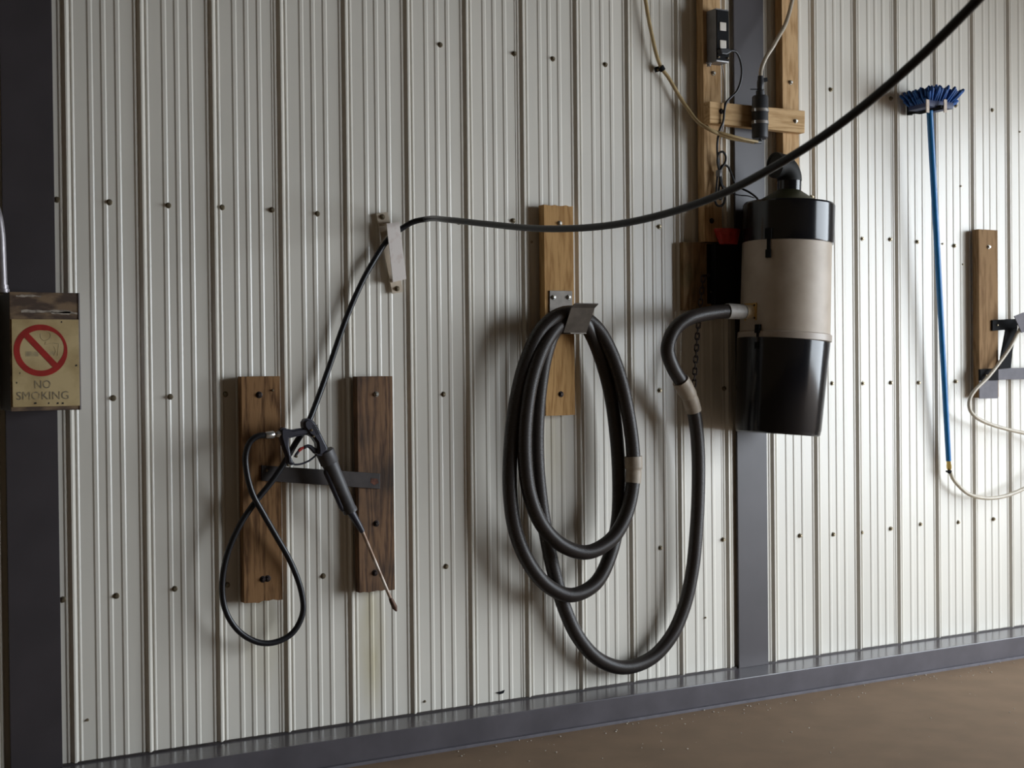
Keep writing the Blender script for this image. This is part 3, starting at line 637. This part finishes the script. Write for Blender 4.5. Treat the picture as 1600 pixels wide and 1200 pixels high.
for j, i in enumerate(range(10, len(cp)-8, stepn)):
    t = (cp[min(i+8, len(cp)-1)]-cp[i-8]).normalized()
    xa = Vector((0.78, -0.62, 0)); xa = (xa-t*xa.dot(t)).normalized(); ya = t.cross(xa)
    if j % 2: xa, ya = ya, -xa
    o = shared('link', LK, ch, cp[i]); o.rotation_mode = 'QUATERNION'
    o.rotation_quaternion = Matrix(((xa.x, ya.x, t.x), (xa.y, ya.y, t.y), (xa.z, ya.z, t.z))).to_quaternion()

# ================================================================== PUMP FRAME (studs and crosspiece)
pf = thing('stud_rack', 'pale pine frame of two studs and one crosspiece behind the pump', 'rack', W(1180, 380, 0.02))
DS = 0.056
def stud(xa, xb, y0, y1, name='wooden_stud', m='board_pale', pxs=None):
    bm = bmesh.new(); ym = 150
    xx0, xx1 = W(xa, ym, DS).x, W(xb, ym, DS).x; z0, z1 = W(xa, y1, DS).z, W(xa, y0, DS).z
    board(bm, xx0, xx1, z0, z1, D0, DS); return obj(name, bm, M[m], pf)
stud(1099.5, 1126.5, -260, 377); stud(1223, 1247.5, -260, 330)
DX = 0.095
bm = bmesh.new(); fr_ = [W(x, y, DX) for x, y in [(1109, 192), (1257.5, 208), (1258, 173), (1109, 158)]]
hexa(bm, [Vector((p.x, -DS, p.z)) for p in fr_], fr_, 0.004); obj('crosspiece', bm, M['board_pale_x'], pf)
screw(pf, 1114.5, 114.5, DS, SC_BRIGHT); screw(pf, 1235, 129, DS, SC_BRIGHT); screw(pf, 1127, 174, DX, SC_DARK); screw(pf, 1243, 189.5, DX, SC_BRIGHT); screw(pf, 1112, 345, DS, SC_DARK)
# outlet box
DO = 0.116
ob = thing('outlet_box', 'grey metal outlet box with white receptacle on the left pine stud', 'outlet', W(1122, 100, 0.09))
x0, x1 = W(1119, 85, DO).x, W(1139, 85, DO).x; z0, z1 = W(1129, 97, DO).z, W(1129, 14, DO).z
bm = bmesh.new(); box(bm, x0, x1, -DO, -DS-0.0005, z0, z1, 0.004); obj('box_shell', bm, M['box_grey'], ob)
bm = bmesh.new(); box(bm, x0+0.003, x1-0.002, -DO-0.003, -DO, z0+0.006, z1-0.006, 0.001); fp = obj('face_plate', bm, M['black_matte'], ob, label='black face plate')
xm = (x0+x1)/2; zr = [W(1129, y, DO).z for y in (84, 62, 40)]
for y in (70, 42):
    zc_ = W(1129, y, DO).z
    bm = bmesh.new(); box(bm, xm-0.0155, xm+0.0145, -DO-0.006, -DO-0.003, zc_-0.016, zc_+0.016, 0.003); rc = obj('receptacle', bm, M['outlet_white'], fp, label='white receptacle face')
for y in (90.5,):
    for xx in (x0+0.009, x1-0.009):
        shared('screw', SC_SMALL, ob, Vector((xx, -DO-0.003, W(1129, y, DO).z)))
bm = bmesh.new(); p = W(1107.5, 100, 0.07); lathe(bm, Vector((x0-0.004, -0.075, z0+0.004)), Vector((x0-0.004, -0.075, z0-0.012)), [(0, 0.011), (0.4, 0.011), (0.5, 0.008), (1, 0.008)], 10); obj('cable_clamp', bm, M['box_grey'], ob)
# power cord with plug, tied bundle
pc = thing('power_cord', 'black power cord with tied bundle hanging between stud and column', 'cord', W(1125, 320, 0.07))
zp = W(1130, 80, DO).z
bm = bmesh.new(); prism(bm, [(1126, 76), (1139, 75), (1143, 78), (1143, 81), (1136, 85), (1128, 84)], DO+0.0066, DO+0.030, 0.003); obj('plug', bm, M['rubber'], pc)
c1 = px([(1142, 79, .135), (1150, 81, .132), (1156, 92, .125), (1159, 110, .12), (1157, 128, .115), (1151, 143, .112), (1142, 152, .11), (1135, 160, .108), (1132, 172, .106), (1130, 190, .104), (1124, 205, .10), (1121, 222, .09), (1121, 240, .085), (1123, 255, .083), (1125, 268, .083)])
obj('cord', tube(c1, 0.0046, 0.006, 8), M['rubber'], pc, smooth=60)
loops = [[(1124, 268, .083), (1121, 252, .085), (1123, 240, .09), (1129, 237, .094), (1134, 244, .094), (1133, 254, .092), (1127, 263, .088), (1123, 272, .084)],
         [(1122, 268, .08), (1120, 285, .082), (1119, 300, .084), (1117, 312, .088), (1121, 321, .09), (1128, 321, .09), (1133, 311, .09), (1131, 298, .088), (1126, 286, .085), (1124, 270, .083)],
         [(1126, 268, .078), (1124, 290, .078), (1123, 306, .08), (1126, 312, .08), (1129, 300, .08), (1126, 275, .08)],
         [(1124, 266, .085), (1129, 258, .086), (1137, 260, .084), (1144, 275, .08), (1149, 288, .075), (1158, 294, .075), (1170, 300, .09), (1181, 308, .12), (1188, 318, .15)],
         [(1124, 285, .082), (1132, 292, .08), (1142, 301, .072), (1155, 305, .07), (1168, 306, .09), (1178, 309, .12)],
         [(1127.5, 100, .100), (1131, 120, .085), (1132, 150, .102), (1131, 180, .104), (1130, 200, .098), (1126, 220, .088), (1125, 240, .085), (1124, 262, .084)]]
bm = bmesh.new()
for l in loops[:3]: sweep(bm, spline(px(l), 0.005), 0.0044, 8)
obj('cord_bundle', bm, M['rubber'], pc, smooth=60)
obj('cord_tail', tube(px(loops[3]), 0.0042, 0.006, 8), M['rubber'], pc, smooth=60)
obj('cord_tail', tube(px(loops[4]), 0.0024, 0.006, 6), M['rubber'], pc, smooth=60)
obj('wire', tube(px(loops[5]), 0.0020, 0.008, 6), M['box_grey'], pc, smooth=60)
bm = bmesh.new(); a, b = W(1123.5, 266, .083), W(1123.3, 276, .083); lathe(bm, a, b, [(0, 0.011), (0.2, 0.0125), (0.8, 0.0125), (1, 0.011)], 12); obj('cord_tie', bm, M['box_grey'], pc, smooth=40)
# pump
DP = 0.130
pm = thing('pump', 'upright charcoal pump cylinder strapped to the pine crosspiece', 'pump', W(1187, 220, DP))
pb, pt = W(1187.3, 217, DP), W(1187.8, 150, DP)
bm = bmesh.new(); lathe(bm, pb, pt, [(0, 0.026), (0.03, 0.0315), (0.97, 0.0315), (1, 0.028)], 28); obj('barrel', bm, M['pump'], pm, smooth=40)
for y in (173, 192):
    f = (217-y)/67; a = pb.lerp(pt, f-0.035); b = pb.lerp(pt, f+0.035)
    bm = bmesh.new(); lathe(bm, a, b, [(0, 0.0317), (0, 0.0335), (1, 0.0335), (1, 0.0317)], 28, caps=False)
    cb = obj('clamp_band', bm, M['clamp'], pm, smooth=40, label='steel band clamp')
    c = pb.lerp(pt, f)+Vector((-0.034, -0.008, 0)); bm = bmesh.new(); box(bm, c.x-0.006, c.x+0.004, c.y-0.006, c.y+0.012, c.z-0.006, c.z+0.006, 0.001); obj('clamp_screw', bm, M['clamp'], cb)
n0, n1 = pt, W(1188.5, 119, DP)
bm = bmesh.new(); lathe(bm, n0, n1, [(0, 0.017), (0.25, 0.017), (0.3, 0.0125), (0.42, 0.0125), (0.45, 0.0135), (0.75, 0.0135), (0.8, 0.0115), (1, 0.0115)], 20); obj('pump_neck', bm, M['pump'], pm, smooth=40)
bm = bmesh.new(); sweep(bm, px([(1173, 139.5, DP+.005), (1186, 139.5, DP)]), 0.0022, 6); obj('lever', bm, M['black_matte'], pm)
bm = bmesh.new(); prism(bm, [(1190, 122), (1199, 121), (1200, 127), (1195, 128), (1191, 126)], DP-0.01, DP+0.005, 0.001); obj('hose_clip', bm, M['black_matte'], pm)
bm = bmesh.new(); sweep(bm, px([(1188, 217, DP), (1188, 222, DP), (1178, 222, DP+0.004)]), 0.007, 10); obj('pump_outlet', bm, M['pump'], pm)
tb = single('supply_tube', tube(px([(1178, 222, DP+.003), (1160, 219, .125), (1142, 216, .12), (1128, 211, .115), (1110, 203, .11), (1092, 192, .08), (1076, 172, .045), (1060, 148, .032), (1045, 122, .029), (1034, 107, .029), (1027, 90, .029), (1020, 62, .030), (1010, 10, .03), (1003, -50, .03), (998, -160, .03), (996, -330, .03)]), 0.0072, 0.01, 10), M['tube_amber'], 'yellowed clear tube curving from wall clamp down to the pump bottom', 'tube', W(1034, 107, .029), 60)
tb2 = single('feed_tube', tube(px([(1188.5, 121, DP), (1189, 110, .13), (1193, 98, .13), (1199, 86, .13), (1207, 74, .13), (1216, 58, .13), (1228, 36, .12), (1240, -10, .10), (1247, -60, .09), (1250, -160, .08), (1250, -330, .08)]), 0.0082, 0.01, 10), M['tube_clear'], 'cloudy clear tube rising from the top of the pump', 'tube', W(1189, 121, DP), 60)
tb3 = single('drain_tube', tube(px([(1104, 196, .062), (1112, 204, .10), (1128, 208, .125), (1146, 213, .14), (1165, 218, .146), (1184, 221.5, .148)]), 0.0055, 0.01, 10), M['tube_amber'], 'second short yellowed tube beneath the pine crosspiece', 'tube', W(1150, 214, .14), 60)
tc_ = thing('tube_clamp', 'small black clamp fixing the yellowed tube to the wall', 'clamp', W(1032, 107, 0.02))
bm = bmesh.new(); q = W(1034, 107, .029); ax = (W(1038, 113, .029)-W(1030, 100, .029)).normalized(); lathe(bm, q-ax*0.009, q+ax*0.009, [(0, 0.0078), (0, 0.0115), (1, 0.0115), (1, 0.0078)], 18, caps=False); obj('clamp_ring', bm, M['black_matte'], tc_)
bm = bmesh.new(); prism(bm, [(1023, 105), (1034, 102), (1036, 110), (1025, 113)], 0.013, 0.019, 0.001); obj('clamp_foot', bm, M['black_matte'], tc_)
screw(tc_, 1027.5, 109, 0.019, SC_SMALL)

# ================================================================== BROOM, ITS HOLDER
bh = thing('broom_holder', 'black steel bar holder on wall under the blue broom head', 'holder', W(1440, 178, 0.03))
zh = W(1450, 177, 0.19).z
pA, pB, pC, pD = W(1420, 176, .02), W(1421, 176, .02), W(1447, 178, .20), W(1480, 174.5, .20)
hx0_, hx1_ = pA.x, pD.x
xl_, xr_ = W(1420, 176, .02).x, W(1478, 175, .20).x
bm = bmesh.new(); prism(bm, [(1418, 143), (1426, 143), (1426, 180), (1418, 180)], 0.0128, 0.018, 0.001); obj('back_plate', bm, M['black_matte'], bh)
zz = W(1422, 178, .02).z
bm = bmesh.new(); box(bm, xl_-0.004, xl_+0.002, -0.20, -0.018, zz-0.006, zz+0.006, 0.001); obj('side_bar', bm, M['black_matte'], bh)
xfr = W(1477, 174, .20).x
bm = bmesh.new(); box(bm, xl_-0.004, xfr+0.004, -0.204, -0.198, zz-0.006, zz+0.006, 0.001); obj('front_bar', bm, M['black_matte'], bh)
bm = bmesh.new(); box(bm, xl_+0.002, xfr, -0.06, -0.054, zz-0.006, zz+0.006, 0.001); obj('back_bar', bm, M['black_matte'], bh)
bm = bmesh.new(); box(bm, xfr-0.002, xfr+0.004, -0.198, -0.054, zz-0.006, zz+0.006, 0.001); obj('side_bar', bm, M['black_matte'], bh)
for xa in (1449, 1476.5):
    p = W(xa, 172, .205); bm = bmesh.new(); box(bm, p.x-0.0085, p.x+0.0085, -0.2085, -0.2045, W(xa, 176, .205).z, W(xa, 155.5, .205).z, 0.001); obj('front_tab', bm, M['tab'], bh, label='tan upright tab')
brm = thing('broom', 'blue bristled wash broom with long blue pole hanging head up', 'broom', W(1482, 720, .04))
hc = W(1452, 166, .12)
hxl, hxr = W(1434, 166, .12).x, W(1472, 166, .12).x
hb = W(1450, 172, .12).z
bm = bmesh.new(); box(bm, hxl, hxr, -0.185, -0.065, hb, hb+0.030, 0.008); obj('brush_block', bm, M['blue_block'], brm, smooth=40)
bm = bmesh.new()
cxm = (hxl+hxr)/2
for ix in range(11):
    for iy in range(8):
        u_, v_ = (ix/10-0.5), (iy/7-0.5)
        base = Vector((cxm+u_*(hxr-hxl)*0.94, -0.125+v_*0.11, hb+0.026))
        dirv = Vector((u_*0.70+0.06+random.uniform(-.18, .18), v_*1.2+random.uniform(-.15, .15), 1.0)).normalized()
        L_ = 0.064+random.uniform(-0.010, 0.012)-0.010*max(0, -u_)
        tip = base+dirv*L_+Vector((u_*0.02, 0, -0.012*abs(u_)))
        lathe(bm, base, tip, [(0, 0.0045), (0.5, 0.0065), (0.9, 0.0075), (1, 0.004)], 7)
for k in range(9):   # splayed tufts at the right end
    base = Vector((hxr-0.004, -0.07-0.013*k, hb+0.018)); dirv = Vector((1.0, random.uniform(-.3, .3), random.uniform(0.15, 0.75))).normalized()
    lathe(bm, base, base+dirv*random.uniform(.04, .06), [(0, 0.0045), (0.5, 0.006), (0.92, 0.0065), (1, 0.004)], 7)
for k in range(9):
    base = Vector((hxl+0.004, -0.07-0.013*k, hb+0.018)); dirv = Vector((-0.8, random.uniform(-.3, .3), random.uniform(0.6, 1.3))).normalized()
    lathe(bm, base, base+dirv*random.uniform(.025, .040), [(0, 0.0045), (0.5, 0.006), (0.92, 0.0065), (1, 0.004)], 7)
obj('bristles', bm, M['blue_bristle'], brm, kind='stuff', smooth=60)
pt_, pb_ = W(1452.5, 172, .125), W(1482.2, 720, .045)
bm = bmesh.new(); lathe(bm, pb_, pt_, [(0, 0.0115), (0.9, 0.0135), (1, 0.0135)], 18); obj('pole', bm, M['blue_pole'], brm, smooth=40)
q0, q1 = pb_, W(1483.2, 734, .045)
bm = bmesh.new(); lathe(bm, q0, q1, [(0, 0.0095), (0.4, 0.0095), (0.42, 0.011), (0.8, 0.011), (1, 0.008)], 8); obj('brass_fitting', bm, M['brass'], brm, label='brass hose fitting')
bm = bmesh.new(); lathe(bm, W(1478.5, 736.5, .047), W(1484.5, 737, .047), [(0, 0.004), (0.3, 0.0045), (0.6, 0.009), (1, 0.009)], 10); obj('hose_clamp', bm, M['black_matte'], brm)

# ================================================================== RIGHT HANGER and clear hose
rh = thing('hook_rack', 'tan board with black steel hook and grey crossbar, right of broom', 'rack', W(1545, 620, .03))
bm = bmesh.new(); x0, x1, z0, z1 = bpx(1530, 1559.5, 359, 621); board(bm, x0, x1, z0, z1, D0, DB, ragged_bot=0.001); obj('wooden_board', bm, M['board_tan'], rh)
screw(rh, 1544.5, 386, DB, SC_BRIGHT)
bm = bmesh.new(); prism(bm, [(1530.5, 594), (1559.5, 593), (1559.5, 622.5), (1530.5, 623)], DB, 0.055, 0.0008); obj('end_plate', bm, M['light_steel'], rh, label='pale grey steel plate at board foot')
bm = bmesh.new(); prism(bm, [(1560, 575.5), (1680, 573), (1680, 591), (1560, 593.5)], 0.0552, 0.064, 0.001); obj('crossbar', bm, M['light_steel'], rh, label='grey steel crossbar')
bm = bmesh.new(); prism(bm, [(1532, 577), (1561, 575.5), (1561, 594), (1532, 594.5)], DB+0.0002, 0.063, 0.001); obj('bar_end_block', bm, M['black_matte'], rh, label='black block at the left end of the crossbar')  # black block added for the dark stretch left of the grey crossbar
bm = bmesh.new(); prism(bm, [(1551, 500), (1590, 498), (1590, 514), (1551, 517)], 0.0515, 0.060, 0.001); ha = obj('hook_arm', bm, M['black_matte'], rh)
bm = bmesh.new(); prism(bm, [(1572, 515), (1590, 512), (1586, 530), (1582, 550), (1580, 575), (1561, 577), (1565, 553), (1569, 532)], 0.060, 0.067, 0.001); obj('hook_brace', bm, M['black_matte'], rh)
bm = bmesh.new(); lp = [W(x, y, .125) for x, y in [(1596, 521), (1606, 519), (1600, 487), (1584, 494)]]
lp = [W(1596.5, 520, .11), W(1610, 517, .11), W(1600, 488, .13), W(1585, 494, .13)]
hexa(bm, [p+Vector((0, 0.004, 0)) for p in lp], lp, 0.0006); obj('hook_lip', bm, M['light_steel'], rh, label='grey steel hook lip')
bm = bmesh.new(); aa = W(1588, 506, .060); 
hexa(bm, [aa+Vector((0.014, 0, -0.012)), aa+Vector((0.045, 0, -0.012)), aa+Vector((0.045, 0, -0.006)), aa+Vector((0.014, 0, -0.006))],
     [Vector((v.x, -0.112, v.z)) for v in (aa+Vector((0.014, 0, -0.012)), aa+Vector((0.045, 0, -0.012)), aa+Vector((0.045, 0, -0.006)), aa+Vector((0.014, 0, -0.006)))]); obj('hook_tray', bm, M['black_matte'], rh)
screw(rh, 1558, 508, 0.060, SC_SMALL); screw(rh, 1540, 586, 0.064, SC_SMALL)
clear = single('clear_hose', tube(px([(1668, 574, .072), (1664, 545, .08), (1644, 512, .09), (1620, 499, .095), (1602, 502, .096), (1590, 521, .094), (1578, 543, .09), (1562, 566, .086), (1543, 590, .084), (1524, 609, .08), (1515, 624, .078), (1515, 639, .078), (1524, 651, .08), (1545, 662, .082), (1575, 671, .085), (1605, 678, .085), (1635, 688, .085), (1652, 708, .08), (1645, 732, .075), (1620, 752, .07), (1590, 768, .065), (1562, 777, .06), (1535, 778, .055), (1512, 771, .05), (1497, 758, .048), (1488, 746, .047), (1484.5, 736, .046)]), 0.0083, 0.01, 12), M['tube_clear'], 'cloudy clear hose looping from the right hook to the broom pole', 'hose', W(1545, 778, .05), 60)
